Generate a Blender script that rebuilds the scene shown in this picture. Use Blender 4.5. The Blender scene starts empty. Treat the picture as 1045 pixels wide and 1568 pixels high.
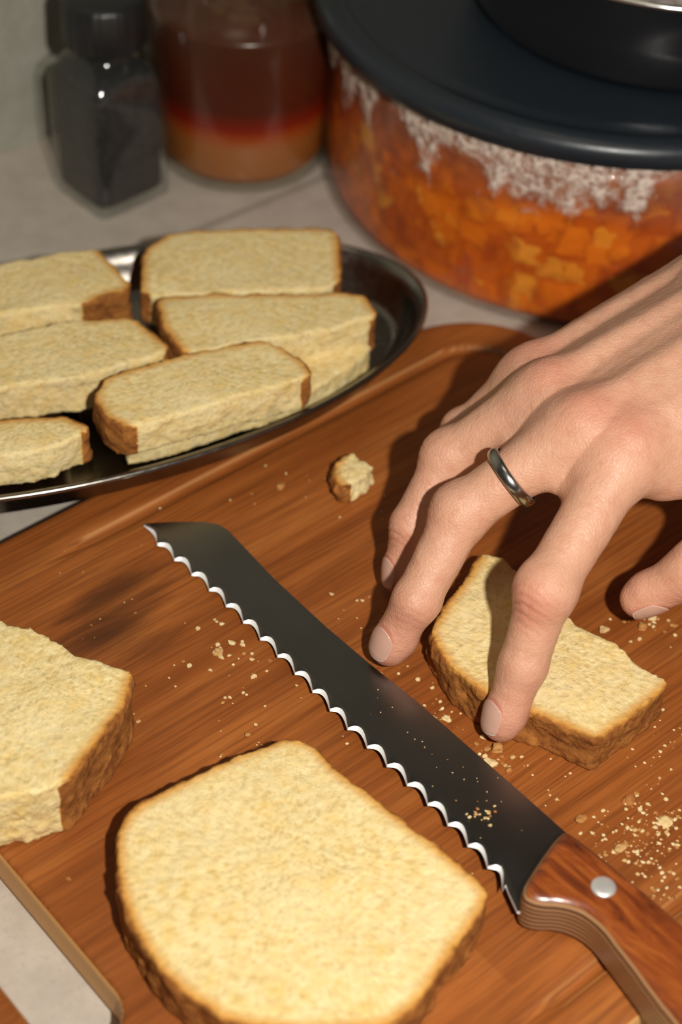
import bpy, bmesh, math, random, time
import numpy as np
from mathutils import Vector, Matrix
T0=time.time()
CM=0.01
FPX=2800.0; CX=522.67; CY=784.0
pit=math.radians(44); rol=math.radians(3.5)
ZB=1.6
CAM=np.array([0,0,46.5+ZB])
fwd=np.array([0,math.cos(pit),-math.sin(pit)]); r0=np.array([1.,0,0]); u0=np.array([0,math.sin(pit),math.cos(pit)])
RI=r0*math.cos(rol)+u0*math.sin(rol); UP=u0*math.cos(rol)-r0*math.sin(rol)
def ray(x,y): return RI*((x-CX)/FPX)-UP*((y-CY)/FPX)+fwd
def P(x,y,z):
    d=ray(x,y); return CAM+d*((z-CAM[2])/d[2])
def PB(x,y,h): return P(x,y,ZB+h)

# ---------------------------------------------------------------- noise
def vnoise(Q,seed=0):
    i=np.floor(Q).astype(np.int64); f=Q-i; f=f*f*(3-2*f)
    out=np.zeros(len(Q))
    for dx in (0,1):
        wx=f[:,0] if dx else 1-f[:,0]
        for dy in (0,1):
            wy=f[:,1] if dy else 1-f[:,1]
            for dz in (0,1):
                wz=f[:,2] if dz else 1-f[:,2]
                n=((i[:,0]+dx)*73856093)^((i[:,1]+dy)*19349663)^((i[:,2]+dz)*83492791)^(seed*2654435)
                n=n&0x7fffffff; n=(n*((n*n)%8388593+78922)+13763)%8388593
                out+=wx*wy*wz*(n/8388593.0)
    return out*2-1
def fbm(Q,seed=0,o=3):
    a=1;s=0;
    for k in range(o):
        s=s+a*vnoise(Q*(2**k)+k*17.3,seed+k); a*=.5
    return s
# ---------------------------------------------------------------- surface nets
OFF=np.array([[0,0,0],[1,0,0],[0,1,0],[1,1,0],[0,0,1],[1,0,1],[0,1,1],[1,1,1]])
EDG=[(0,1),(2,3),(4,5),(6,7),(0,2),(1,3),(4,6),(5,7),(0,4),(1,5),(2,6),(3,7)]
def nets(F,org,h):
    ins=F<0
    sh=tuple(s-1 for s in F.shape)
    sm=np.zeros(sh,np.int8)
    for o in OFF: sm+=ins[o[0]:o[0]+sh[0],o[1]:o[1]+sh[1],o[2]:o[2]+sh[2]]
    act=(sm>0)&(sm<8)
    I=np.argwhere(act)
    V=np.stack([F[I[:,0]+o[0],I[:,1]+o[1],I[:,2]+o[2]] for o in OFF],1)
    pos=np.zeros((len(I),3)); cnt=np.zeros(len(I))
    for a,b in EDG:
        m=(V[:,a]<0)!=(V[:,b]<0)
        t=np.where(m,V[:,a]/np.where(m,V[:,a]-V[:,b],1),0)
        p=OFF[a]+t[:,None]*(OFF[b]-OFF[a])
        pos+=p*m[:,None]; cnt+=m
    pos=I+pos/cnt[:,None]
    vid=-np.ones(sh,np.int64); vid[act]=np.arange(len(I))
    fs=[]
    for ax in range(3):
        b,c=(ax+1)%3,(ax+2)%3
        sl0=[slice(1,-1)]*3; sl1=[slice(1,-1)]*3
        sl0[ax]=slice(0,-1); sl1[ax]=slice(1,None)
        A=ins[tuple(sl0)];B=ins[tuple(sl1)]
        E=np.argwhere(A!=B)
        fl=A[tuple(E.T)]
        E=E+1; E[:,ax]-=1
        q=[]
        for db,dc in ((-1,-1),(0,-1),(0,0),(-1,0)):
            e=E.copy(); e[:,b]+=db; e[:,c]+=dc
            q.append(vid[e[:,0],e[:,1],e[:,2]])
        q=np.stack(q,1)
        q[~fl]=q[~fl][:,::-1]
        fs.append(q)
    return pos*h+org, np.concatenate(fs)
def sdf_mesh(f,lo,hi,h,newton=2,band=None):
    lo=np.array(lo,float);hi=np.array(hi,float)
    n=(np.ceil((hi-lo)/h/4).astype(int)*4)
    cg=np.stack(np.meshgrid(*[lo[i]+(np.arange(n[i]//4)*4+1.5)*h for i in range(3)],indexing='ij'),-1)
    C=f(cg.reshape(-1,3)).reshape(cg.shape[:3])
    Fm=C.repeat(4,0).repeat(4,1).repeat(4,2)
    m=np.abs(Fm)<(band or 5.5*h)
    idx=np.argwhere(m)
    Fm[m]=f(lo+idx*h)
    Fm[0]=Fm[-1]=1;Fm[:,0]=Fm[:,-1]=1;Fm[:,:,0]=Fm[:,:,-1]=1
    V,Q=nets(Fm,lo,h)
    e=h*.3
    for _ in range(newton):
        d=f(V); g=np.zeros_like(V)
        for k in range(3):
            o=np.zeros(3);o[k]=e
            g[:,k]=(f(V+o)-f(V-o))/(2*e)
        l2=np.maximum((g**2).sum(1),.2)
        V=V-np.clip(d/l2,-h,h)[:,None]*g
    return V,Q
def grad(f,V,e=.03):
    g=np.zeros_like(V)
    for k in range(3):
        o=np.zeros(3);o[k]=e
        g[:,k]=(f(V+o)-f(V-o))
    return g/np.maximum(np.linalg.norm(g,axis=1,keepdims=True),1e-6)
def poly_sd(Q,poly):
    d=np.full(len(Q),1e9); s=np.ones(len(Q))
    n=len(poly)
    for i in range(n):
        a=poly[i];b=poly[(i+1)%n];e=b-a;w=Q-a
        t=np.clip((w@e)/(e@e),0,1)
        dd=w-t[:,None]*e
        d=np.minimum(d,(dd**2).sum(1))
        c1=Q[:,1]>=a[1];c2=Q[:,1]<b[1];c3=e[0]*w[:,1]>e[1]*w[:,0]
        fl=(c1&c2&c3)|(~c1&~c2&~c3)
        s=np.where(fl,-s,s)
    return s*np.sqrt(d)
def seg_d(Q,a,b):
    e=b-a;w=Q-a;t=np.clip((w@e)/(e@e),0,1)
    return np.linalg.norm(w-t[:,None]*e,axis=1)
# ---------------------------------------------------------------- object helpers
def mk(name,V,Fc,mat=None,attrs=None,frame=None,parent=None,smooth=True,mats=None,mi=None):
    me=bpy.data.meshes.new(name)
    V=np.asarray(V,float)*CM
    me.from_pydata(V.tolist(),[],[list(map(int,q)) for q in Fc]); me.update()
    if smooth: me.polygons.foreach_set('use_smooth',[True]*len(me.polygons))
    for m in (mats or ([mat] if mat else [])): me.materials.append(m)
    if mi is not None: me.polygons.foreach_set('material_index',list(mi))
    for k,a in (attrs or {}).items():
        at=me.attributes.new(k,'FLOAT','POINT'); at.data.foreach_set('value',np.asarray(a,np.float32))
    ob=bpy.data.objects.new(name,me); bpy.context.collection.objects.link(ob)
    if frame is not None:
        M=Matrix([list(r) for r in frame]); M.translation=M.translation*CM; ob.matrix_world=M
    if parent: 
        ob.parent=parent
        ob.matrix_parent_inverse=Matrix.Identity(4)
    return ob
def empty(name):
    e=bpy.data.objects.new(name,None); e.empty_display_size=.02; bpy.context.collection.objects.link(e); return e
def frm(o,x,y=None,zv=(0,0,1)):
    x=np.array(x,float);x/=np.linalg.norm(x)
    z=np.array(zv,float); y=np.cross(z,x);y/=np.linalg.norm(y); z=np.cross(x,y)
    M=np.eye(4);M[:3,0]=x;M[:3,1]=y;M[:3,2]=z;M[:3,3]=o
    return M
def to_local(M,Pw):
    return (np.asarray(Pw)-M[:3,3])@M[:3,:3]
def lathe(prof,n=96,sx=1,sy=1,close=False):
    V=[];Fc=[]
    for r,z in prof:
        for k in range(n):
            a=2*math.pi*k/n; V.append((r*math.cos(a)*sx,r*math.sin(a)*sy,z))
    for i in range(len(prof)-1):
        for k in range(n):
            k2=(k+1)%n
            Fc.append((i*n+k,i*n+k2,(i+1)*n+k2,(i+1)*n+k))
    return np.array(V),Fc
# ---------------------------------------------------------------- materials
class M_:
    def __init__(s,name):
        s.m=bpy.data.materials.new(name); s.m.use_nodes=True; s.nt=s.m.node_tree; s.b=s.nt.nodes['Principled BSDF']; s.out=s.nt.nodes['Material Output']
    def n(s,t,**kw):
        nd=s.nt.nodes.new(t)
        for k,v in kw.items():
            if k.startswith('_'): setattr(nd,k[1:],v)
            else:
                key=int(k[1:]) if k[0]=='i' and k[1:].isdigit() else k
                s.set(nd.inputs[key],v)
        return nd
    def set(s,inp,v):
        if isinstance(v,bpy.types.NodeSocket): s.nt.links.new(v,inp)
        else:
            if isinstance(v,(tuple,list)) and len(v)==3 and inp.type=='RGBA': v=(*v,1)
            inp.default_value=v
    def p(s,**kw):
        for k,v in kw.items(): s.set(s.b.inputs[k.replace('_',' ')],v)
    def co(s,scale=(1,1,1),kind='Object'):
        tc=s.n('ShaderNodeTexCoord'); mp=s.n('ShaderNodeMapping'); s.set(mp.inputs[0],tc.outputs[kind]); mp.inputs['Scale'].default_value=scale
        return mp.outputs[0]
    def noise(s,v,sc,det=4,ro=.55,dist=0):
        nd=s.n('ShaderNodeTexNoise'); s.set(nd.inputs['Vector'],v); nd.inputs['Scale'].default_value=sc; nd.inputs['Detail'].default_value=det; nd.inputs['Roughness'].default_value=ro; nd.inputs['Distortion'].default_value=dist
        return nd.outputs[0]
    def ramp(s,f,stops,interp='LINEAR'):
        r=s.n('ShaderNodeValToRGB'); s.set(r.inputs[0],f); cr=r.color_ramp; cr.interpolation=interp
        while len(cr.elements)<len(stops): cr.elements.new(.5)
        for e,(p,c) in zip(cr.elements,stops):
            e.position=p; e.color=(c,c,c,1) if isinstance(c,(int,float)) else (*c,1)
        return r.outputs[0]
    def mix(s,f,a,b,mode='MIX'):
        m=s.n('ShaderNodeMix',_data_type='RGBA',_blend_type=mode)
        s.set(m.inputs[0],f); s.set(m.inputs[6],a); s.set(m.inputs[7],b); return m.outputs[2]
    def math(s,op,a,b=0,c=None):
        m=s.n('ShaderNodeMath',_operation=op); s.set(m.inputs[0],a); s.set(m.inputs[1],b)
        if c is not None: s.set(m.inputs[2],c)
        return m.outputs[0]
    def bump(s,h,st,dist=.001,nrm=None):
        b=s.n('ShaderNodeBump'); s.set(b.inputs['Height'],h); b.inputs['Strength'].default_value=st; b.inputs['Distance'].default_value=dist
        if nrm is not None: s.set(b.inputs['Normal'],nrm)
        return b.outputs[0]
    def attr(s,nm):
        a=s.n('ShaderNodeAttribute'); a.attribute_name=nm; return a.outputs['Fac']
def simple(name,col,rough=.5,metal=0,coat=0,bump=0):
    m=M_(name); m.p(Base_Color=col,Roughness=rough,Metallic=metal,Coat_Weight=coat)
    v=m.co(); n=m.noise(v,300,3)
    m.p(Roughness=m.math('MULTIPLY_ADD',n,.2,rough-.1 if rough>.1 else rough))
    if bump: m.p(Normal=m.bump(n,bump,.0005))
    return m.m
def bread_mat():
    m=M_('bread_crumb'); v=m.co()
    cd=m.attr('cd')
    n1=m.noise(v,150,4,.6); n2=m.noise(v,640,4,.7); n3=m.noise(v,35,2); n4=m.noise(v,330,3,.6)
    cr=m.mix(m.ramp(n1,[(.42,0),(.68,1)]),(.80,.65,.335),(.75,.535,.195))
    cr=m.mix(m.ramp(n4,[(.34,.60),(.48,0)]),cr,(.60,.41,.14))
    cr=m.mix(m.ramp(n2,[(.32,.75),(.46,0)]),cr,(.54,.36,.13))
    cr=m.mix(m.ramp(n3,[(.45,0),(.75,.4)]),cr,(.82,.70,.42))
    cdn=m.math('ADD',cd,m.math('MULTIPLY',m.math('SUBTRACT',n1,.5),.36))
    gold=m.mix(n2,(.68,.36,.08),(.56,.25,.045))
    crust=m.mix(m.ramp(n1,[(.3,0),(.7,1)]),(.21,.068,.014),(.44,.175,.038))
    crust=m.mix(m.ramp(n4,[(.30,.6),(.5,0)]),crust,(.11,.035,.010))
    g=m.ramp(cdn,[(.12,1),(.46,0)]); k=m.ramp(cdn,[(.0,1),(.14,0)])
    c=m.mix(g,cr,gold); c=m.mix(k,c,crust)
    vo=m.n('ShaderNodeTexVoronoi'); m.set(vo.inputs['Vector'],v); vo.inputs['Scale'].default_value=480
    hgt=m.math('ADD',m.math('MULTIPLY',n2,1.0),m.math('MULTIPLY',vo.outputs['Distance'],.5))
    nn=m.bump(n1,.30,.0013); nn=m.bump(n4,.38,.0010,nn); nn=m.bump(hgt,.75,.0006,nn)
    m.p(Base_Color=c,Roughness=.85,Normal=nn,Subsurface_Weight=.08,Subsurface_Radius=(.004,.0025,.001),Subsurface_Scale=.6)
    m.b.inputs['Specular IOR Level'].default_value=.2
    return m.m
BREAD=bread_mat()
# ---------------------------------------------------------------- bread
def chaikin(poly,fl,q=.12):
    o=[];of=[]
    n=len(poly)
    for i in range(n):
        a=poly[i];b=poly[(i+1)%n]
        o+= [a*(1-q)+b*q, a*q+b*(1-q)]; of+=[fl[i], fl[i] and fl[(i+1)%n]]
    return o,of
FOOT=[]
def bread(name,px,ztop,thick,crust,h=.1,seed=1,tilt=(0,0),amp=1.0,rnd=.05,q=.12,bow=0):
    """slice: outline of the cut face, height of that face, thickness, crust flag per edge"""
    W=[P(x,y,ztop) for x,y in px]
    c=np.mean(W,axis=0)
    nrm=np.array([-tilt[0],-tilt[1],1.0]); nrm/=np.linalg.norm(nrm)
    W=[]
    for x,y in px:
        d=ray(x,y); t=((c-CAM)@nrm)/(d@nrm); W.append(CAM+d*t)
    FOOT.append([w[:2].copy() for w in W])
    xa=np.array([1,0,tilt[0]]); M=frm(c,xa,zv=nrm)
    L=[to_local(M,w)[:2] for w in W]
    fl=[bool(k) for k in crust] if not isinstance(crust,int) else [bool(crust)]*len(L)
    poly,fl2=chaikin(L,fl,q)
    poly=[np.array(q_) for q_ in poly]
    arr=np.array(poly); lo=arr.min(0)-.6; hi=arr.max(0)+.6
    def f(Q):
        q2=Q[:,:2]
        w=np.stack([fbm(Q*1.3+seed*7.7,seed,3),fbm(Q*1.3+31+seed,seed+5,3)],1)*.08*amp
        w=w+np.stack([fbm(Q*4.5+seed*3.7,seed+40,2),fbm(Q*4.5+11+seed,seed+45,2)],1)*.038*amp
        d2=poly_sd(q2+w,poly)
        dz_=np.abs(Q[:,2]+thick/2+.05*fbm(Q*.7,seed+3,1))-thick/2
        a=np.maximum(d2+rnd,0);b=np.maximum(dz_+rnd,0)
        d=np.sqrt(a*a+b*b)+np.minimum(np.maximum(d2+rnd,dz_+rnd),0)-rnd
        n=fbm(Q*4.0,seed+9,3)
        d=d+amp*.018*n
        pit=vnoise(Q*7.0,seed+20)
        d=d+amp*.06*np.clip(pit-.45,0,1)
        return d
    V,Q=sdf_mesh(f,[lo[0],lo[1],-thick-.4],[hi[0],hi[1],.5],h,newton=0,band=.7)
    cd=np.full(len(V),9.0)
    for i in range(len(poly)):
        if fl2[i]: cd=np.minimum(cd,seg_d(V[:,:2],poly[i],poly[(i+1)%len(poly)]))
    sd=poly_sd(V[:,:2],poly)
    side=(V[:,2]<-.22)&(sd>-.30)&(cd<.5)
    cd=np.where(side,-.08,cd)
    cd=np.where((cd<.5)&(sd>-.02),-.05,cd)
    return mk(name,V,Q,BREAD,{'cd':cd},M)

S='bread_slice'
bread(S,[(434,1128),(478,1135),(522,1182),(590,1232),(665,1290),(752,1362),(738,1402),(692,1462),(645,1535),(600,1572),(480,1584),(350,1568),(258,1505),(204,1428),(178,1350),(175,1278),(200,1236),(300,1183),(378,1148)],ZB+1.7,1.7,1,h=.078,seed=2,q=.16,rnd=.12)
bread(S,[(-90,925),(0,946),(55,968),(120,1003),(207,1030),(190,1082),(150,1135),(106,1196),(30,1216),(-90,1240)],ZB+2.5,2.48,[0,0,0,0,1,1,1,0,0,0],h=.095,seed=5,amp=1.3)
bread(S,[(655,965),(738,848),(775,856),(880,955),(940,985),(1029,1047),(985,1086),(915,1136),(860,1110),(800,1086),(735,1060),(688,1022)],ZB+1.55,1.54,[1,0,0,0,0,1,1,1,1,1,1,1],h=.08,seed=8,amp=1.2,q=.08)
zt=ZB+3.0
# lower layer in the tray
bread(S,[(170,630),(300,560),(550,500),(572,535),(485,595),(200,688)],ZB+1.75,1.05,[1,0,0,0,0,0],h=.12,seed=11,amp=.9)
bread(S,[(300,560),(500,505),(520,530),(440,575),(250,630)],ZB+.68,.52,0,h=.13,seed=34,amp=.8)
bread(S,[(260,425),(505,415),(530,470),(280,490)],ZB+1.3,1.1,1,h=.15,seed=31)
bread(S,[(-60,450),(150,440),(200,520),(-60,550)],ZB+1.3,1.1,1,h=.15,seed=32)
bread(S,[(-60,655),(95,640),(100,678),(-60,695)],ZB+1.3,1.0,1,h=.15,seed=33)
# upper layer
bread(S,[(-70,415),(90,386),(150,378),(208,438),(135,462),(-70,492)],zt,1.65,[0,0,1,1,0,0],h=.11,seed=12,amp=1.1)
bread(S,[(214,452),(216,385),(262,352),(400,347),(520,348),(524,438),(380,447)],zt-.1,1.55,[1,1,1,1,1,0,0],h=.11,seed=13)
bread(S,[(238,455),(300,449),(555,446),(583,482),(500,507),(400,519),(282,541),(247,500)],zt+.1,1.75,[1,1,1,0,0,0,1,1],h=.11,seed=14)
bread(S,[(-80,527),(130,487),(205,482),(267,534),(140,574),(-80,602)],zt+.05,1.7,[0,1,1,0,0,0],h=.11,seed=15,amp=1.1)
bread(S,[(141,605),(158,577),(300,535),(412,518),(468,552),(480,574),(340,614),(192,655),(160,640)],zt+.25,1.5,[1,1,1,1,1,0,0,1,1],h=.1,seed=16)
bread(S,[(-80,648),(95,634),(143,654),(70,688),(-80,708)],zt-.1,1.55,[1,1,0,0,0],h=.11,seed=17)
bread('bread_chunk',[(505,722),(520,700),(548,695),(572,712),(560,735),(520,745)],ZB+.9,.9,[1,0,0,0,0,1],h=.06,seed=21,amp=2.2,rnd=.15)
# ---------------------------------------------------------------- board
A=PB(0,828,0);B=PB(640,503,0); a_=(B-A);a_/=np.linalg.norm(a_); b_=np.array([a_[1],-a_[0],0])
MB=frm(np.array([A[0],A[1],0]),a_)
loc=lambda p:to_local(MB,p)
xf=loc(PB(835,520,0))[0]; xs=loc(PB(110,1440,0))[0]; ys=loc(PB(226,1550,0))[1]
xn=xs-4.4; Wd=-2*(ys+4.8)
bc=np.array([(xf+xn)/2,-Wd/2]);bh=np.array([(xf-xn)/2,Wd/2])
def board_sdf(Q):
    q=np.abs(Q[:,:2]-bc)-bh+4.2
    d2=np.linalg.norm(np.maximum(q,0),axis=1)+np.minimum(np.maximum(q[:,0],q[:,1]),0)-4.2
    sx=xs-1.2
    cy=np.clip(Q[:,1],ys+1.2,ys+9.6-1.2)
    ds=np.sqrt((Q[:,0]-sx)**2+(Q[:,1]-cy)**2)-1.2
    d2=np.maximum(d2,-ds)
    r=.22
    dz=np.abs(Q[:,2]-ZB/2)-ZB/2
    a=np.maximum(d2+r,0);b=np.maximum(dz+r,0)
    d=np.sqrt(a*a+b*b)+np.minimum(np.maximum(d2+r,dz+r),0)-r
    q=np.abs(Q[:,:2]-bc)-bh+4.2
    dg=np.abs(np.linalg.norm(np.maximum(q,0),axis=1)+np.minimum(np.maximum(q[:,0],q[:,1]),0)-4.2+1.9)
    fade=np.clip((Q[:,0]-(xs+6))/4,0,1)
    tor=np.sqrt(dg**2+(Q[:,2]-ZB-.12)**2)-.32*fade
    return np.maximum(d,-tor)
V,Q=sdf_mesh(board_sdf,[xn-.6,-Wd-.6,-.5],[xf+.6,.6,ZB+.6],.15,newton=2)
def board_mat():
    m=M_('bamboo_board'); v=m.co()
    sp=m.n('ShaderNodeSeparateXYZ'); m.set(sp.inputs[0],v)
    g1=m.noise(m.co((7,60,60)),1.6,5,.6,.3)
    g2=m.noise(m.co((14,520,520)),1.5,3,.6)
    pl=m.math('FLOOR',m.math('MULTIPLY',sp.outputs[1],45.0))
    cx=m.n('ShaderNodeCombineXYZ'); m.set(cx.inputs[0],pl); m.set(cx.inputs[1],m.math('FLOOR',m.math('ADD',m.math('MULTIPLY',sp.outputs[0],4.0),m.math('MULTIPLY',pl,.37))))
    wn=m.n('ShaderNodeTexWhiteNoise',_noise_dimensions='2D'); m.set(wn.inputs['Vector'],cx.outputs[0])
    base=m.ramp(g1,[(.28,(.21,.056,.010)),(.5,(.34,.100,.018)),(.74,(.44,.150,.031))])
    base=m.mix(m.math('MULTIPLY',wn.outputs[0],.42),base,(.22,.056,.009))
    base=m.mix(m.ramp(g2,[(.35,.55),(.55,0)]),base,(.12,.030,.006))
    big=m.noise(v,14,3); base=m.mix(m.ramp(big,[(.35,.35),(.6,0)]),base,(.16,.042,.008))
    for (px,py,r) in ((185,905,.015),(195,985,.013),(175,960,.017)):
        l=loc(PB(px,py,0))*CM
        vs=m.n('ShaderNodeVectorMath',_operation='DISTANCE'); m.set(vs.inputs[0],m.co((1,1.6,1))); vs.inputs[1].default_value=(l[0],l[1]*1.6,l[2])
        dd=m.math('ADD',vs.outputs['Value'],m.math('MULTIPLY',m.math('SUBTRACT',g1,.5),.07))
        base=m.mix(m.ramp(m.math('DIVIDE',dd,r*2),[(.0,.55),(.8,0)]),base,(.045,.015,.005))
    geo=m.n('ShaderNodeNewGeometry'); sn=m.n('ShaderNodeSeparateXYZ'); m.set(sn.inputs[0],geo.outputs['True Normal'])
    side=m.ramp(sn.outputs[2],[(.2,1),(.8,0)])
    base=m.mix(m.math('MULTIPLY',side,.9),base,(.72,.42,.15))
    m.p(Base_Color=base,Roughness=m.math('MULTIPLY_ADD',g1,.25,.38),Normal=m.bump(g2,.2,.0004))
    m.b.inputs['Specular IOR Level'].default_value=.35
    return m.m
mk('cutting_board',V,Q,board_mat(),None,MB)
# ---------------------------------------------------------------- counter and wall
w1=P(0,235,0);w2=P(70,210,0)
wd=(w2-w1);wd[2]=0;wd/=np.linalg.norm(wd)
wd=.5*wd+.5*a_;wd/=np.linalg.norm(wd)
MW=frm(np.array([w1[0],w1[1],0]),wd)
gl=to_local(MW,P(410,306,0))
def box(lo,hi):
    x0,y0,z0=lo;x1,y1,z1=hi
    V=[(x0,y0,z0),(x1,y0,z0),(x1,y1,z0),(x0,y1,z0),(x0,y0,z1),(x1,y0,z1),(x1,y1,z1),(x0,y1,z1)]
    return V,[(0,3,2,1),(4,5,6,7),(0,1,5,4),(1,2,6,5),(2,3,7,6),(3,0,4,7)]
def tile_mat(name,cols,goff,size,axes=(0,1),bscale=1,gs=.8):
    m=M_(name); v=m.co(); sp=m.n('ShaderNodeSeparateXYZ'); m.set(sp.inputs[0],v)
    def line(k,off,sz):
        t=m.math('FRACT',m.math('DIVIDE',m.math('SUBTRACT',sp.outputs[k],off),sz))
        t=m.math('ABSOLUTE',m.math('SUBTRACT',t,.5))
        return m.ramp(t,[(0,1),(.0010/sz,1),(.0028/sz,0)])
    g=m.math('MAXIMUM',line(axes[0],goff[0]-size[0]/2,size[0]),line(axes[1],goff[1]-size[1]/2,size[1]))
    n=m.noise(v,60,5,.65); n2=m.noise(v,500,3)
    c=m.mix(m.ramp(n,[(.35,0),(.65,1)]),cols[0],cols[1])
    c=m.mix(m.ramp(n2,[(.55,0),(.7,.4)]),c,cols[2])
    c=m.mix(m.math('MULTIPLY',g,gs),c,cols[3])
    h=m.math('SUBTRACT',m.math('MULTIPLY',n,.5),g)
    m.p(Base_Color=c,Roughness=.45,Normal=m.bump(h,.4,.001*bscale))
    return m.m
V,Fc=box((-60,-110,-4),(110,-.02,0))
mk('kitchen_counter',V,Fc,tile_mat('counter_tile',[(.42,.365,.31),(.50,.44,.375),(.34,.29,.24),(.16,.135,.11)],(-.42,gl[1]*CM),(.80,.60),gs=.6),None,MW,smooth=False)
V,Fc=box((-60,0,-4),(110,3,80))
mk('wall_back',V,Fc,tile_mat('wall_tile',[(.30,.295,.235),(.37,.36,.30),(.26,.25,.20),(.18,.17,.14)],(.17,.2),(.30,.30),(0,2),3,.5),None,MW,smooth=False)
# ---------------------------------------------------------------- plate
pl=empty('serving_plate')
zr=ZB+1.7
def fit():
    pts=[(650,450),(330,690),(0,765),(530,380),(622,400),(500,620),(150,742),(190,378),(645,490),(600,560)]
    W=np.array([P(x,y,zr)[:2] for x,y in pts])
    rng=np.random.RandomState(0); cur=np.array([-8.8,55,13.4,7.3,.35])
    def cost(c):
        r=W-c[:2];ca,sa=math.cos(c[4]),math.sin(c[4])
        x=(r[:,0]*ca+r[:,1]*sa)/c[2];y=(-r[:,0]*sa+r[:,1]*ca)/c[3]
        e=(np.sqrt(x*x+y*y)-1)*c[3]
        return (e**2).sum()+.02*(c[2]-14)**2
    bc_=cost(cur)
    for i in range(6000):
        n=cur+rng.randn(5)*np.array([.3,.3,.3,.2,.03])*(1-i/6500)
        cc=cost(n)
        if cc<bc_: cur,bc_=n,cc
    return cur
cur=fit()
Mp=frm(np.array([cur[0],cur[1],0]),np.array([math.cos(cur[4]),math.sin(cur[4]),0]))
def eloft(prof,n=160):
    V=[];Fc=[]
    for ins_,z in prof:
        for k in range(n):
            a=2*math.pi*k/n; V.append(((cur[2]-ins_)*math.cos(a),(cur[3]-ins_)*math.sin(a),z))
    for i in range(len(prof)-1):
        for k in range(n):
            k2=(k+1)%n; Fc.append((i*n+k,i*n+k2,(i+1)*n+k2,(i+1)*n+k))
    return V,Fc
steel=simple('tray_steel',(.26,.235,.205),.24,1.0)
prof=[(6.9,ZB+.0),(1.5,ZB+.0),(1.0,ZB+.12),(.62,zr-.55),(.30,zr-.2),(.12,zr-.18),(-.02,zr-.08),(0,zr+.04),(.1,zr+.1),(.22,zr+.04),(.38,zr-.08),(.70,zr-.5),(1.0,ZB+.25),(1.5,ZB+.12),(6.9,ZB+.12)]
V,Fc=eloft(prof); n=160
Fc.append(tuple(range(n-1,-1,-1))); 
Fc.append(tuple(range((len(prof)-1)*n,len(prof)*n)))
mk('tray',V,Fc,steel,None,Mp,pl)
# ---------------------------------------------------------------- knife
kn=empty('bread_knife')
def resamp(pts,n):
    pts=np.array(pts,float);d=np.r_[0,np.cumsum(np.linalg.norm(np.diff(pts,axis=0),axis=1))];d/=d[-1]
    u=np.linspace(0,1,n); return np.stack([np.interp(u,d,pts[:,k]) for k in range(pts.shape[1])],1)
N=1100
Sp=resamp([(228,801),(268,799),(310,799),(335,803),(350,812),(365,828),(420,886),(500,960),(565,1015),(640,1075),(720,1145),(800,1215),(873,1280),(890,1296)],N)
Ep=resamp([(223,802),(245,828),(272,850),(322,893),(374,942),(433,1000),(483,1050),(533,1103),(594,1160),(654,1216),(704,1266),(766,1333),(780,1368),(793,1396),(830,1400)],N)
u=np.linspace(0,1,N)
zk=.20+.65*u
Sw=np.array([PB(x,y,z) for (x,y),z in zip(Sp,zk)]);Ew=np.array([PB(x,y,z) for (x,y),z in zip(Ep,zk)])
FOOT.append([q[:2] for q in Sw[::60]]+[q[:2] for q in Ew[::-60]])
c=Ew-Sw; w=np.linalg.norm(c,axis=1); c/=np.maximum(w,.05)[:,None]
arc=np.r_[0,np.cumsum(np.linalg.norm(np.diff(Ew,axis=0),axis=1))]
heel=np.interp(.905,u,arc) ; pitch_=heel/20.0
sc=np.where(arc<heel,.26*(1-np.abs(np.sin(np.pi*arc/pitch_))),0)
sc=sc*np.clip(arc/1.2,.3,1)
Eo=Ew+c*sc[:,None]
phase=np.abs(np.sin(np.pi*arc/pitch_))
bevel=np.where(arc<heel,.05+.11*phase,.02)*np.clip(w/.8,.2,1)
In=Eo-c*bevel[:,None]
In2=Ew-c*np.minimum(.24,w*.4)[:,None]
rows=[Sw+(In-Sw)*.02-np.array([0,0,.18]),Sw,In2+np.array([0,0,.01]),In-np.array([0,0,.01]),Eo-np.array([0,0,.10]),In2-np.array([0,0,.18])]
V=np.concatenate(rows);Fc=[];mi=[]
for r in range(6):
    r2=(r+1)%6
    for k in range(N-1):
        Fc.append((r*N+k,r*N+k+1,r2*N+k+1,r2*N+k)); mi.append(1 if r==3 else 0)
Fc.append(tuple(r*N for r in range(6)));Fc.append(tuple(r*N+N-1 for r in reversed(range(6))));mi+=[0,0]
def blade_mat():
    m=M_('blade_steel'); v=m.co(); n=m.noise(v,40,3); n2=m.noise(v,900,2)
    m.p(Base_Color=m.mix(n,(.17,.165,.16),(.24,.23,.22)),Metallic=1.0,Roughness=m.math('MULTIPLY_ADD',n,.12,.20),Normal=m.bump(n2,.03,.0002))
    return m.m
edgem=simple('ground_edge',(.95,.95,.93),.35,.25)
o=mk('blade',V,Fc,None,None,None,kn,smooth=False,mats=[blade_mat(),edgem],mi=mi)
hp=[(864,1270),(878,1276),(950,1332),(1045,1412),(1150,1515),(1262,1640),(1245,1720),(1180,1730),(1085,1620),(1010,1528),(958,1458),(915,1402),(868,1380),(822,1380),(800,1366),(826,1322)]
Hw=[PB(x,y,1.7) for x,y in hp]; hc=np.mean(Hw,axis=0); hx=PB(1262,1660,1.7)-PB(850,1320,1.7)
FOOT.append([q[:2] for q in Hw])
MH=frm(np.array([hc[0],hc[1],ZB]),hx)
HL=[to_local(MH,q)[:2] for q in Hw]; HL,_=chaikin(HL,[1]*len(HL),.25); HL,_=chaikin(HL,[1]*len(HL),.25); HL=[np.array(q) for q in HL]
arr=np.array(HL)
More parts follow.
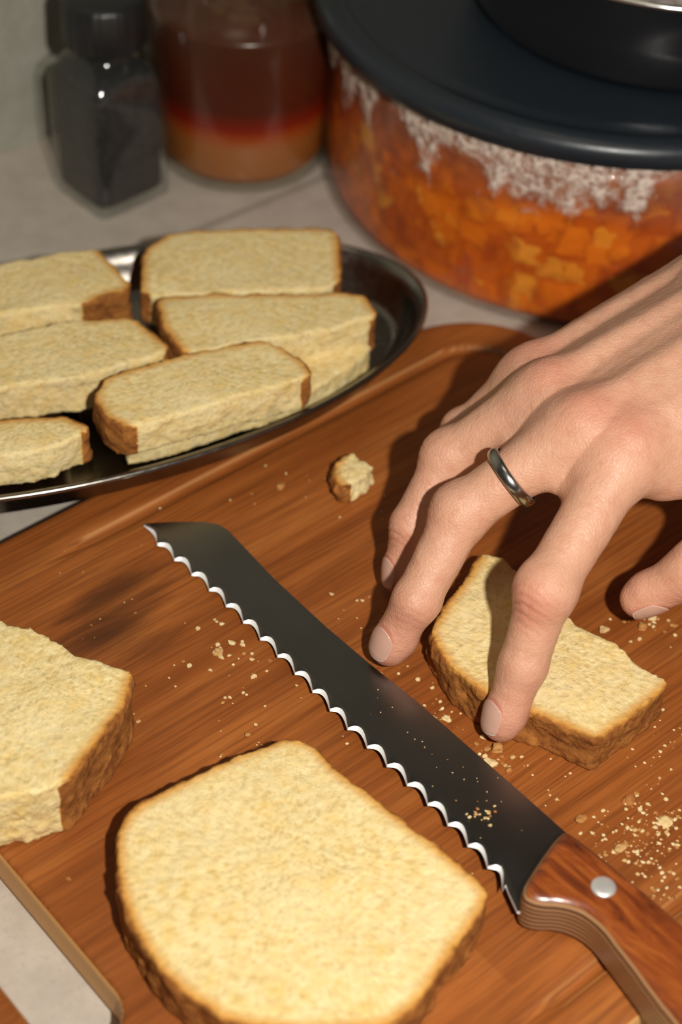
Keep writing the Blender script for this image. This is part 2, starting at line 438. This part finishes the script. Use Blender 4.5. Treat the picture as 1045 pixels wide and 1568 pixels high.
def h_sdf(Q):
    r=.40
    d2=poly_sd(Q[:,:2],HL)-.10; dz=np.abs(Q[:,2]-.88)-.85
    a=np.maximum(d2+r,0);b=np.maximum(dz+r,0)
    return np.sqrt(a*a+b*b)+np.minimum(np.maximum(d2+r,dz+r),0)-r
V,Q=sdf_mesh(h_sdf,[*(arr.min(0)-.5),-.4],[*(arr.max(0)+.5),2.2],.08,2)
def handle_mat():
    m=M_('laminated_wood_handle'); v=m.co(); sp=m.n('ShaderNodeSeparateXYZ'); m.set(sp.inputs[0],v)
    g=m.noise(m.co((22,130,130)),1.5,6,.65,1.2)
    top=m.ramp(g,[(.3,(.06,.012,.004)),(.5,(.22,.046,.008)),(.72,(.40,.115,.020))])
    z=m.math('ADD',sp.outputs[2],m.math('MULTIPLY',m.math('SUBTRACT',m.noise(v,60,2),.5),.0012))
    w=m.math('SINE',m.math('MULTIPLY',z,2*math.pi/.0019))
    lam=m.mix(m.ramp(m.math('MULTIPLY_ADD',w,.5,.5),[(.3,0),(.6,1)]),(.05,.017,.009),(.36,.19,.085))
    k=m.ramp(m.math('MULTIPLY',sp.outputs[2],100*.5),[(.80,0),(.82,1)])
    m.p(Base_Color=m.mix(k,lam,top),Roughness=.32,Coat_Weight=.3,Coat_Roughness=.2,Normal=m.bump(g,.1,.0003))
    return m.m
mk('handle',V,Q,handle_mat(),None,MH,kn)
def rivet(px,py,nm):
    c=PB(px,py,1.73); V,Fc=lathe([(.001,.06),(.2,.06),(.33,.045),(.38,.0),(.38,-.1)],40)
    M=np.eye(4);M[:3,3]=c; mk(nm,V,[f for f in Fc],simple('rivet_'+nm,(.8,.78,.75),.4,.7),None,M,kn)
rivet(925,1358,'rivet_1');rivet(1120,1560,'rivet_2')
# ---------------------------------------------------------------- hand
J=dict(
 i=[PB(962,692,7.7),PB(838,900,5.3),PB(802,1018,2.9),PB(768,1108,1.0)],
 m=[PB(893,653,7.9),PB(708,784,5.0),PB(638,920,2.8),PB(596,992,.95)],
 r=[PB(838,602,7.4),PB(688,698,4.6),PB(630,805,2.7),PB(612,885,.9)],
 p=[PB(812,572,6.5),PB(712,660,3.7),PB(668,735,2.0),PB(650,790,.8)],
 t=[PB(1225,610,7.2),PB(1150,775,5.6),PB(1060,875,3.6),PB(978,918,2.2)])
R=dict(i=[1.02,.92,.77,.60],m=[1.0,.92,.78,.62],r=[.95,.84,.72,.56],p=[.85,.72,.62,.5],t=[1.5,1.15,.92,.62])
Wr={'i':PB(1235,510,9.6),'m':PB(1215,455,10.2),'r':PB(1195,405,10.0),'p':PB(1175,370,9.2)}
def cone(Q,a,b,ra,rb):
    e=b-a;w=Q-a;t=np.clip((w@e)/(e@e),0,1)
    return np.linalg.norm(w-t[:,None]*e,axis=1)-(ra+(rb-ra)*t)
def smin(a,b,k):
    h=np.maximum(k-np.abs(a-b),0)/k
    return np.minimum(a,b)-h*h*k*.25
dorsal={}
man={'i':(-.78,-.40,.45),'m':(-.72,-.58,.40),'r':(-.8,-.3,.4),'p':(-.8,-.2,.4),'t':(-.1,-.75,-.60)}
for k,v in J.items():
    e=np.array(man[k]); d=v[3]-v[2]; d=d/np.linalg.norm(d)
    e=e-(e@d)*d; dorsal[k]=e/np.linalg.norm(e)
up=np.array([0,0,1.])
fa=(Wr['m']+Wr['r'])/2+np.array([0,0,-.6])
hd=fa-(J['m'][0]+J['r'][0])/2; hd/=np.linalg.norm(hd)
fb=fa+hd*4+np.array([0,0,.2]); fc=fa+hd*13+np.array([0,0,.5])
side=np.cross(hd,up);side/=np.linalg.norm(side)
def finger(Q,k):
    v=J[k];r=R[k]
    d=cone(Q,v[0],v[1],r[0],r[1]*.95)
    d2=cone(Q,v[1],v[2],r[1]*.95,r[2]*.97)
    d3=cone(Q,v[2],v[3],r[2],r[3])
    d=smin(smin(d,d2,.4),d3,.3)
    dp=v[1]-(v[0]+v[2])/2; dp/=np.linalg.norm(dp)
    d=smin(d,np.linalg.norm(Q-(v[1]+dp*.10),axis=1)-r[1]*.90,.6)
    pad=v[3]-dorsal[k]*.10-(v[3]-v[2])*.2
    d=smin(d,np.linalg.norm(Q-pad,axis=1)-r[3]*1.08,.35)
    return d
def hand(Q):
    pm=None
    for k in 'imrp':
        a=J[k][0]-up*.22; b=Wr[k]-up*.5
        d=cone(Q,a,b,{'i':1.05,'m':1.05,'r':1.0,'p':.92}[k],1.45)
        d_=cone(Q,a-up*.9+hd*1.2,b-up*.9,.9,1.3)
        d=smin(d,d_,.8)
        pm=d if pm is None else smin(pm,d,1.5)
    for k in 'imrp':
        a=J[k][0]+up*.62+hd*.2;b=Wr[k]+up*.72
        pm=smin(pm,cone(Q,a,b,.28,.22),.5)
    for k,l,s1 in (('m','r',.5),('r','p',.5)):
        a=(J[k][0]+J[l][0])/2+up*.40+hd*.8; b=(Wr[k]+Wr[l])/2+up*.86
        pm=smin(pm,cone(Q,a,b,.12,.14),.35)
    for k,l,t in (('i','m',.34),('m','r',.42),('r','p',.42)):
        a=(J[k][0]+J[l][0])/2-up*.45; b=(J[k][0]*(1-t)+J[k][1]*t+J[l][0]*(1-t)+J[l][1]*t)/2-up*.35
        pm=smin(pm,cone(Q,a,b,.85,.45),.7)
    th=finger(Q,'t')
    web=cone(Q,J['i'][0]+hd*1.6-up*1.2+side*.5,J['t'][1]*.65+J['t'][0]*.35,.9,1.2)
    web=smin(web,cone(Q,(J['i'][0]*.45+Wr['i']*.55)-up*1,J['t'][0]*.5+J['t'][1]*.5,1.2,1.3),1.2)
    th=smin(th,web,1.0)
    pm=smin(pm,th,1.3)
    arm=smin(cone(Q,fa+side*1.0,fb+side*1.0,1.9,2.2),cone(Q,fa-side*1.0,fb-side*1.0,1.9,2.2),1)
    arm=smin(arm,cone(Q,fb+side*1.1,fc+side*1.3,2.2,2.8),1);arm=smin(arm,cone(Q,fb-side*1.1,fc-side*1.3,2.2,2.8),1)
    pm=smin(pm,arm,1.6)
    fm=None
    for k in 'imrp':
        f=finger(Q,k)
        fm=f if fm is None else smin(fm,f,.08)
    return smin(pm,fm,.9)
allp=np.array([p for v in J.values() for p in v]+[fc,fb])
lo=allp.min(0)-1.8;hi=allp.max(0)+3.4; 
V,Q=sdf_mesh(hand,lo,hi,.08,newton=2)
Nn=grad(hand,V)
red=np.zeros(len(V));disp=np.zeros(len(V));cre=np.zeros(len(V))
for k in 'imrpt':
    v=J[k]
    for ji,amp,wd_ in ((1,.06,.62),(2,.040,.42)):
        ax=v[ji+1]-v[ji-1];ax/=np.linalg.norm(ax)
        dp=v[ji]-(v[ji-1]+v[ji+1])/2;dp/=np.linalg.norm(dp)
        rel=V-(v[ji]+dp*R[k][ji]*.9); s=rel@ax
        dist=np.linalg.norm(rel,axis=1)
        mask=np.exp(-(dist/(wd_*1.4))**2)*np.clip(Nn@dp,0,1)
        lat=rel@np.cross(ax,dp)
        wob=.10*np.sin(lat*5+ji)+.06*vnoise(V*3,4)+.25*lat**2*np.sign(s)
        ph=(s+wob)/.27
        line=np.exp(-((ph-np.round(ph))/.17)**2)*np.clip(.65+.5*vnoise(V*2.5,9),0,1)
        disp-=amp*mask*line; cre=np.maximum(cre,mask*line)
        red+=np.exp(-(dist/.85)**2)*(.9 if ji==1 else .45)
    red+=.55*np.exp(-(np.linalg.norm(V-v[3],axis=1)/1.1)**2)
    axx=v[3]-v[2];axx/=np.linalg.norm(axx); la=np.cross(axx,dorsal[k]); rw=R[k][3]
    rel=V-(v[3]-axx*.30*rw)
    s1=(rel@axx)/(1.08*rw); s2=(rel@la)/(.70*rw)
    rad_=np.sqrt(np.abs(s1)**2.4+np.abs(s2)**2.4)
    m_=np.clip(Nn@dorsal[k]*1.5,0,1)*(rel@dorsal[k]>0)
    disp+=.030*m_*np.exp(-((rad_-1.22)/.15)**2)*(s1<.6)
    red+=.5*m_*np.exp(-((rad_-1)/.25)**2)
for k in 'imrp': red+=.7*np.exp(-(np.linalg.norm(V-(J[k][0]+up*.9),axis=1)/.9)**2)
disp+=.014*fbm(V*1.7,3,3)
V=V+Nn*disp[:,None]
def skin_mat():
    m=M_('skin'); v=m.co()
    n=m.noise(v,70,4,.6); n2=m.noise(v,260,3)
    c=m.mix(n,(.57,.285,.180),(.67,.380,.255))
    c=m.mix(m.ramp(n2,[(.48,0),(.75,.5)]),c,(.54,.23,.145))
    c=m.mix(m.math('MULTIPLY',m.attr('red'),.55),c,(.56,.15,.10))
    c=m.mix(m.math('MULTIPLY',m.attr('cre'),.60),c,(.34,.10,.06))  # shade of the knuckle creases painted into the skin colour
    vo=m.n('ShaderNodeTexVoronoi',_feature='DISTANCE_TO_EDGE'); m.set(vo.inputs['Vector'],m.co((1,1,1))); vo.inputs['Scale'].default_value=750
    n4=m.noise(m.co((1,1,1)),140,6,.72,1.5)
    hgt=m.math('ADD',m.ramp(vo.outputs[0],[(0,0),(.2,1)]),m.math('MULTIPLY',n2,.8))
    nn=m.bump(n4,.36,.0012)
    m.p(Base_Color=c,Roughness=.43,Subsurface_Weight=.10,Subsurface_Radius=(.006,.0025,.0012),Subsurface_Scale=.5,Normal=m.bump(hgt,.22,.0004,nn))
    m.b.inputs['Specular IOR Level'].default_value=.45
    return m.m
SK=skin_mat()
hnd=empty('human_hand')
mk('skin',V,Q,SK,{'red':np.clip(red,0,1.2),'cre':np.clip(cre,0,1)},None,hnd)
nm=M_('fingernail'); nm.p(Base_Color=nm.mix(nm.ramp(nm.attr('tipf'),[(.88,0),(.94,1)]),(.63,.355,.265),(.74,.62,.50)),Roughness=.25); nm.b.inputs['Subsurface Weight'].default_value=.1
for k in 'imrpt':
    v=J[k]; ax=v[3]-v[2];ax/=np.linalg.norm(ax); dn=dorsal[k]; la=np.cross(ax,dn)
    nu,nv=21,29; rw=R[k][3]; pts=[];tf=[];cen=[]
    for iv in range(nv):
        tv=iv/(nv-1)
        for iu in range(nu):
            tu=iu/(nu-1)*2-1
            ang=tu*math.radians(44)*(1-.12*max(0,2*tv-1)**3-.10*max(0,1-2*tv)**3)
            wv=-1.35*rw+tv*2.10*rw
            wv+= -(abs(tu)**2.0)*.36*rw*max(0,2*tv-1)+ (abs(tu)**2.2)*.42*rw*max(0,1-2*tv)
            cb=v[3]+ax*min(wv,.30*rw); base=v[3]+ax*wv
            dr=dn*math.cos(ang)+la*math.sin(ang)
            pts.append(base+dr*1.6*rw); cen.append(cb); tf.append(tv)
    pts=np.array(pts);cen=np.array(cen)
    dirs=cen-pts;dirs/=np.linalg.norm(dirs,axis=1,keepdims=True)
    for _ in range(14): pts=pts+dirs*np.clip(hand(pts)-.026,-.1,.3)[:,None]
    Fq=[(a*nu+b,a*nu+b+1,(a+1)*nu+b+1,(a+1)*nu+b) for a in range(nv-1) for b in range(nu-1)]
    ob=mk('nail_'+{'i':'index','m':'middle','r':'ring','p':'little','t':'thumb'}[k],pts,Fq,nm.m,{'tipf':tf},None,hnd)
    sm=ob.modifiers.new('s','SOLIDIFY');sm.thickness=.0006;sm.offset=0
mv=J['m'];rc=mv[0]+(mv[1]-mv[0])*.585; ax=mv[1]-mv[0]
rr=1.0
MR=frm(rc,np.cross(ax,up),zv=ax)
pr=[(rr,-.2),(rr+.07,-.2),(rr+.12,-.13),(rr+.14,0),(rr+.12,.13),(rr+.07,.2),(rr,.2),(rr-.03,0),(rr,-.2)]
V,Fc=lathe(pr,96); mk('finger_ring',V,Fc,simple('ring_steel',(.38,.37,.35),.22,1),None,MR)
# ---------------------------------------------------------------- crumbs
rng=random.Random(4)
bm=bmesh.new()
cl=[(1000,1270,60,45,130,.08),(930,1290,50,40,50,.07),(1010,1330,45,60,70,.08),(1010,1150,40,60,30,.06),(350,1000,60,40,26,.10),(370,1080,60,50,14,.07),(690,1090,50,45,40,.08),(600,1040,30,30,18,.07),(760,1160,40,25,16,.12),(990,960,50,30,20,.10),(400,1150,120,20,14,.08),(560,940,40,40,14,.08),(200,1000,140,200,24,.05),(480,760,120,60,14,.06),(830,1210,50,40,16,.06),(720,1330,40,80,12,.07),(350,740,180,60,12,.05),(550,1110,40,30,10,.08)]
big=[(430,745,.20),(335,998,.22),(355,985,.16),(390,1035,.14),(508,910,.10),(762,1146,.26),(750,1170,.25),(965,1225,.24),(985,960,.22),(1000,945,.2),(685,1100,.18),(1020,1258,.22),(890,1255,.2),(380,1125,.14),(212,1105,.10),(105,1345,.1),(640,1040,.13),(755,1185,.18),(950,1300,.2),(575,1060,.13),(925,965,.2)]
items=[]
for cx,cy,sx,sy,n_,s in cl:
    for _ in range(n_): items.append((rng.gauss(cx,sx*.6),rng.gauss(cy,sy*.6),s*rng.uniform(.3,1.3),0))
items+=[(*b,0) for b in big]
items=[it for it in items if min(poly_sd(np.array([PB(it[0],it[1],0)[:2]]),F_)[0] for F_ in FOOT)>.06]
for _ in range(22): items.append((rng.gauss(740,12),rng.gauss(1248,8),rng.uniform(.03,.08),.76))
for _ in range(30):
    t=rng.random(); items.append((560+t*230+rng.gauss(0,15),1060+t*190+rng.gauss(0,18),rng.uniform(.02,.035),.52+.30*t))
for x,y,s,hh in items:
    s*=.75
    c=PB(x,y,hh+s*.45)
    r=bmesh.ops.create_icosphere(bm,subdivisions=2 if s>.12 else 1,radius=s,matrix=Matrix.Translation(Vector(c)))
    ph=rng.random()*50
    for vv in r['verts']:
        d=vv.co-Vector(c); f=1+.35*math.sin(d.x/s*2.3+ph)*math.cos(d.y/s*2.9+ph*2)+.25*math.sin(d.z/s*4+ph)
        vv.co=Vector(c)+Vector((d.x*f*1.1,d.y*f,d.z*f*.7))
me=bpy.data.meshes.new('bread_crumbs'); bmesh.ops.scale(bm,vec=(CM,CM,CM),verts=bm.verts); bm.to_mesh(me); bm.free()
mc=M_('crumb'); nz=mc.n('ShaderNodeNewGeometry'); mc.p(Base_Color=mc.ramp(nz.outputs['Random Per Island'],[(0,(.75,.60,.33)),(.55,(.68,.48,.22)),(.7,(.46,.22,.06)),(1,(.38,.14,.03))]),Roughness=.8)
me.materials.append(mc.m); ob=bpy.data.objects.new('bread_crumbs',me); bpy.context.collection.objects.link(ob)
# ---------------------------------------------------------------- clear wall material
def clear(name,tint=(1,1,1),frost=None,base=.04,edge=.6):
    m=M_(name); nt=m.nt
    tr=m.n('ShaderNodeBsdfTransparent'); m.set(tr.inputs[0],(*tint,1))
    gl=m.n('ShaderNodeBsdfGlossy'); m.set(gl.inputs['Roughness'],.08)
    lw=m.n('ShaderNodeLayerWeight'); lw.inputs[0].default_value=.5
    f=m.math('MULTIPLY_ADD',m.math('POWER',lw.outputs['Facing'],4.0),edge,base)
    mx=m.n('ShaderNodeMixShader'); m.set(mx.inputs[0],f); m.set(mx.inputs[1],tr.outputs[0]); m.set(mx.inputs[2],gl.outputs[0])
    outp=mx.outputs[0]
    if frost:
        v=m.co(); sp=m.n('ShaderNodeSeparateXYZ'); m.set(sp.inputs[0],v)
        n=m.noise(m.co((1,1,.7)),38,5,.6,.8); n2=m.noise(v,240,4,.75)
        z0,z1=frost
        zz=m.math('ADD',m.math('DIVIDE',m.math('SUBTRACT',sp.outputs[2],z0),z1-z0),m.math('MULTIPLY',m.math('SUBTRACT',n,.5),3.2))
        az=m.ramp(m.math('MULTIPLY_ADD',sp.outputs[0],5.0,.5),[(.0,.25),(.22,0),(.48,0),(.75,1)])
        zz=m.math('SUBTRACT',zz,m.math('MULTIPLY',az,1.2))
        mask=m.math('MULTIPLY',m.ramp(zz,[(.20,0),(.50,1)]),m.ramp(n2,[(.38,.08),(.60,.95)]))
        df=m.n('ShaderNodeBsdfPrincipled'); m.set(df.inputs['Base Color'],(.84,.70,.60)); m.set(df.inputs['Roughness'],.2); m.set(df.inputs['Normal'],m.bump(n2,.8,.002))
        m2=m.n('ShaderNodeMixShader'); m.set(m2.inputs[0],mask); m.set(m2.inputs[1],outp); m.set(m2.inputs[2],df.outputs[0]); outp=m2.outputs[0]
    nt.links.new(outp,m.out.inputs[0]); return m.m
def place(x,y,z,rot=0):
    M=np.eye(4);c,s=math.cos(rot),math.sin(rot);M[:2,:2]=[[c,-s],[s,c]];M[:3,3]=(x,y,z);return M
# ---------------------------------------------------------------- food container
pf=P(880,487,0); ll=P(475,10,9.2)
ccx=10.6; Rl=ccx-ll[0]; Rb=Rl-.75
ccy=pf[1]+Rb-1.3; DZ=1.0
fcn=empty('food_container'); Mc=place(ccx,ccy,0)
V,Fc=lathe([(Rb-.8,.02),(Rb-.3,.12),(Rb-.05,.5),(Rb,1.0),(Rb+.15,8.4+DZ)],180)
Fc.append(tuple(range(179,-1,-1)))
mk('clear_tub',V,Fc,clear('clear_plastic',(.97,.95,.93),(.056,.090)),None,Mc,fcn)
lidm=simple('navy_lid_plastic',(.013,.018,.024),.36)
V,Fc=lathe([(Rb-.3,7.9),(Rl-.3,7.75),(Rl,7.95),(Rl+.02,8.5),(Rl-.2,8.85),(Rl-.7,8.98),(Rl-1.0,8.9),(Rl-1.25,8.6),(Rl-1.7,8.5),(Rl-2.0,8.6),(Rl-2.3,8.62),(.01,8.62)],180)
V[:,2]+=DZ
mk('lid',V,Fc,lidm,None,Mc,fcn)
def carrot_mat():
    m=M_('chopped_carrot_stew'); v=m.co()
    vw=m.n('ShaderNodeVectorMath',_operation='ADD'); m.set(vw.inputs[0],v)
    sc_=m.n('ShaderNodeVectorMath',_operation='SCALE'); 
    nc=m.n('ShaderNodeTexNoise'); m.set(nc.inputs['Vector'],v); nc.inputs['Scale'].default_value=90; nc.inputs['Detail'].default_value=3; m.set(sc_.inputs[0],nc.outputs['Color']); sc_.inputs['Scale'].default_value=.009; m.set(vw.inputs[1],sc_.outputs[0])
    vo=m.n('ShaderNodeTexVoronoi',_distance='CHEBYCHEV'); m.set(vo.inputs['Vector'],vw.outputs[0]); vo.inputs['Scale'].default_value=100
    s3=m.n('ShaderNodeSeparateColor'); m.set(s3.inputs[0],vo.outputs['Color'])
    c=m.ramp(s3.outputs[0],[(0,(.50,.085,.008)),(.4,(.68,.145,.008)),(.85,(.78,.19,.010)),(1,(.78,.30,.03))])
    c=m.mix(m.ramp(vo.outputs['Distance'],[(.38,0),(.62,.6)]),c,(.34,.05,.006))
    n5=m.noise(v,45,3); c=m.mix(m.ramp(n5,[(.5,0),(.7,.5)]),c,(.36,.055,.010))
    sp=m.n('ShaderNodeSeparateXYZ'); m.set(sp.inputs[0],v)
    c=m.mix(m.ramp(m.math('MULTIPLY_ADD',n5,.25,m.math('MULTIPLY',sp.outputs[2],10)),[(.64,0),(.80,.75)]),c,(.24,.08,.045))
    m.p(Base_Color=c,Roughness=.4,Normal=m.bump(vo.outputs['Distance'],-.5,.003),Coat_Weight=.2)
    return m.m
Rc=Rb-.25
pr=[(.01,.2),(Rc-.4,.2),(Rc-.08,.6)]+[(Rc,.8+i*.15) for i in range(1,46)]+[(Rc-.2,8.0),(.01,8.2)]
V,Fc=lathe(pr,240)
dd=fbm(V*1.3,7,3); rad=V[:,:2]/np.maximum(np.linalg.norm(V[:,:2],axis=1,keepdims=True),.1)
mid=(V[:,2]>.6)
V[:,:2]-=rad*(np.abs(dd)*.10*mid)[:,None]
mk('chopped_carrots',V,Fc,carrot_mat(),None,Mc,fcn)
# ---------------------------------------------------------------- black bowl on the lid
pn=empty('metal_bowl'); pbf=P(980,148,8.7+DZ)
Rp=8.2; Mpn=place(12.4,pbf[1]+Rp,8.63+DZ)
V,Fc=lathe([(.01,0),(Rp-1.2,0),(Rp-.3,.15),(Rp,.6),(Rp+.4,2.2),(Rp+.6,4.1),(Rp+.8,4.3),(Rp+.75,4.45),(Rp+.55,4.42),(Rp+.3,4.1),(Rp+.1,2.2),(Rp-.3,.7),(Rp-.8,.35),(.01,.3)],140)
mi=[]
for i in range(13):
    mi+=[1 if i in (6,7) else 0]*140
mk('bowl_body',V,Fc,None,None,Mpn,pn,mats=[simple('black_enamel',(.012,.012,.014),.18,0,.5),simple('bowl_rim_steel',(.7,.7,.68),.2,1)],mi=mi)
V,Fc=lathe([(Rp+.1,2.9),(Rp-1,3.3),(3,3.4),(.01,3.35)],140)
V[:,2]+=.25*fbm(V*.9,5,3)
fl=M_('flour_mix'); nn_=fl.noise(fl.co(),90,4); fl.p(Base_Color=fl.ramp(nn_,[(.4,(.20,.16,.14)),(.6,(.45,.4,.37))]),Roughness=.8,Normal=fl.bump(nn_,.8,.002))
mk('contents',V,Fc,fl.m,None,Mpn,pn)
# ---------------------------------------------------------------- glass jar with layered liquid
jf=P(366,281,0); Rj=4.05
gj=empty('glass_jar'); Mj=place(jf[0]-.1,jf[1]+Rj-1.0,0)
V,Fc=lathe([(Rj-.5,.0),(Rj-.12,.15),(Rj,.6),(Rj+.35,5),(Rj+.5,9),(Rj+.35,11),(Rj-.2,12.5),(Rj-.6,13.2),(Rj-.6,14.5),(Rj-.75,14.5)],120)
Fc.append(tuple(range(119,-1,-1)))
mk('glass_wall',V,Fc,clear('jar_glass',(.93,.93,.88),None,.05,.7),None,Mj,gj)
V,Fc=lathe([(.01,.3),(Rj-.5,.3),(Rj-.20,.7)]+[(Rj-.20+.33*(z-.7)/4.3 if z<5 else Rj+.13+.13*(z-5)/4,z) for z in np.linspace(.9,7.9,30)]+[(.01,7.9)],120)
lq=M_('layered_syrup'); sp=lq.n('ShaderNodeSeparateXYZ'); lq.set(sp.inputs[0],lq.co())
zz=lq.math('ADD',lq.math('MULTIPLY',sp.outputs[2],10),lq.math('MULTIPLY',lq.noise(lq.co(),25,2),.02))
lq.p(Base_Color=lq.ramp(zz,[(0,(.28,.095,.025)),(.24,(.36,.115,.024)),(.30,(.38,.065,.010)),(.35,(.25,.014,.004)),(.44,(.095,.014,.006)),(.8,(.080,.026,.014))]),Roughness=.25)
mk('syrup',V,Fc,lq.m,None,Mj,gj)
# ---------------------------------------------------------------- spice jar
sj=empty('spice_jar'); sf=P(160,318,0); hd_=2.62
Ms=place(sf[0]+.15,sf[1]+hd_-1.05,0,math.radians(45))
def sq(levels,n=96,cap=True):
    V=[];Fc=[]
    for hs,z,e in levels:
        for k in range(n):
            a=2*math.pi*(k+.5)/n;c,s=math.cos(a),math.sin(a)
            r=hs/((abs(c)**e+abs(s)**e)**(1/e)); V.append((r*c,r*s,z))
    L=len(levels)
    for i in range(L-1):
        for k in range(n):
            k2=(k+1)%n; Fc.append((i*n+k,i*n+k2,(i+1)*n+k2,(i+1)*n+k))
    if cap: Fc.append(tuple(range(n-1,-1,-1))); Fc.append(tuple(range((L-1)*n,L*n)))
    return V,Fc
hs=1.98
V,Fc=sq([(hs-.15,0,8),(hs-.02,.1,9),(hs,.3,10),(hs,5.8,10),(hs-.08,6.3,7),(hs-.35,6.8,4),(1.5,7.1,2.2),(1.4,7.3,2),(1.4,8.0,2)])
mk('glass_body',V,Fc,clear('spice_glass',(.95,.97,.95),None,.08,1.0),None,Ms,sj)
V,Fc=sq([(hs-.40,.3,6),(hs-.24,.45,8),(hs-.22,5.7,9),(hs-.35,6.2,6),(1.2,6.4,3)])
pm_=M_('ground_pepper'); nn_=pm_.noise(pm_.co(),500,3); pm_.p(Base_Color=pm_.ramp(nn_,[(.4,(.008,.008,.008)),(.7,(.040,.036,.032))]),Roughness=.8)
mk('pepper',V,Fc,pm_.m,None,Ms,sj)
nr=120;pr=[(.01,9.8),(1.48,9.8),(1.66,9.72),(1.76,9.55),(1.80,7.75),(1.76,7.65),(1.3,7.65)]
V,Fc=lathe(pr[::-1],nr)
V=np.array(V); rr_=np.linalg.norm(V[:,:2],axis=1); an=np.arctan2(V[:,1],V[:,0]); k=(rr_>1.74)
V[k,:2]*=(1+.012*np.sign(np.sin(an[k]*60)))[:,None]
mk('cap',V,Fc,simple('black_cap',(.012,.012,.013),.4),None,Ms,sj)
# ---------------------------------------------------------------- lights, camera
def area(name,loc,tgt,size,energy,col):
    l=bpy.data.lights.new(name,'AREA'); l.size=size*CM; l.energy=energy; l.color=col
    o=bpy.data.objects.new(name,l); bpy.context.collection.objects.link(o)
    o.location=Vector(loc)*CM; o.rotation_euler=(Vector(tgt)-Vector(loc)).to_track_quat('-Z','Y').to_euler(); return o
fl_=CAM+RI*11+UP*1.5-fwd*1
area('camera_flash',fl_,(1,56,2),1.8,4.9,(1,.955,.875))
area('ceiling_lamp',(-20,20,190),(0,50,0),50,2.0,(1,.85,.65))
w=bpy.data.worlds.new('World'); bpy.context.scene.world=w; w.use_nodes=True
w.node_tree.nodes['Background'].inputs[0].default_value=(1,.88,.75,1); w.node_tree.nodes['Background'].inputs[1].default_value=.06
cd=bpy.data.cameras.new('camera'); co=bpy.data.objects.new('camera',cd); bpy.context.collection.objects.link(co)
Mx=Matrix.Identity(4)
for i in range(3):
    Mx[i][0]=RI[i];Mx[i][1]=UP[i];Mx[i][2]=-fwd[i];Mx[i][3]=CAM[i]*CM
co.matrix_world=Mx
cd.sensor_fit='VERTICAL';cd.sensor_height=36;cd.sensor_width=24;cd.lens=36*FPX/1568
cd.clip_start=.01
cd.dof.use_dof=True;cd.dof.focus_distance=.60;cd.dof.aperture_fstop=7.0
bpy.context.scene.camera=co
bpy.context.scene.view_settings.view_transform='Standard'
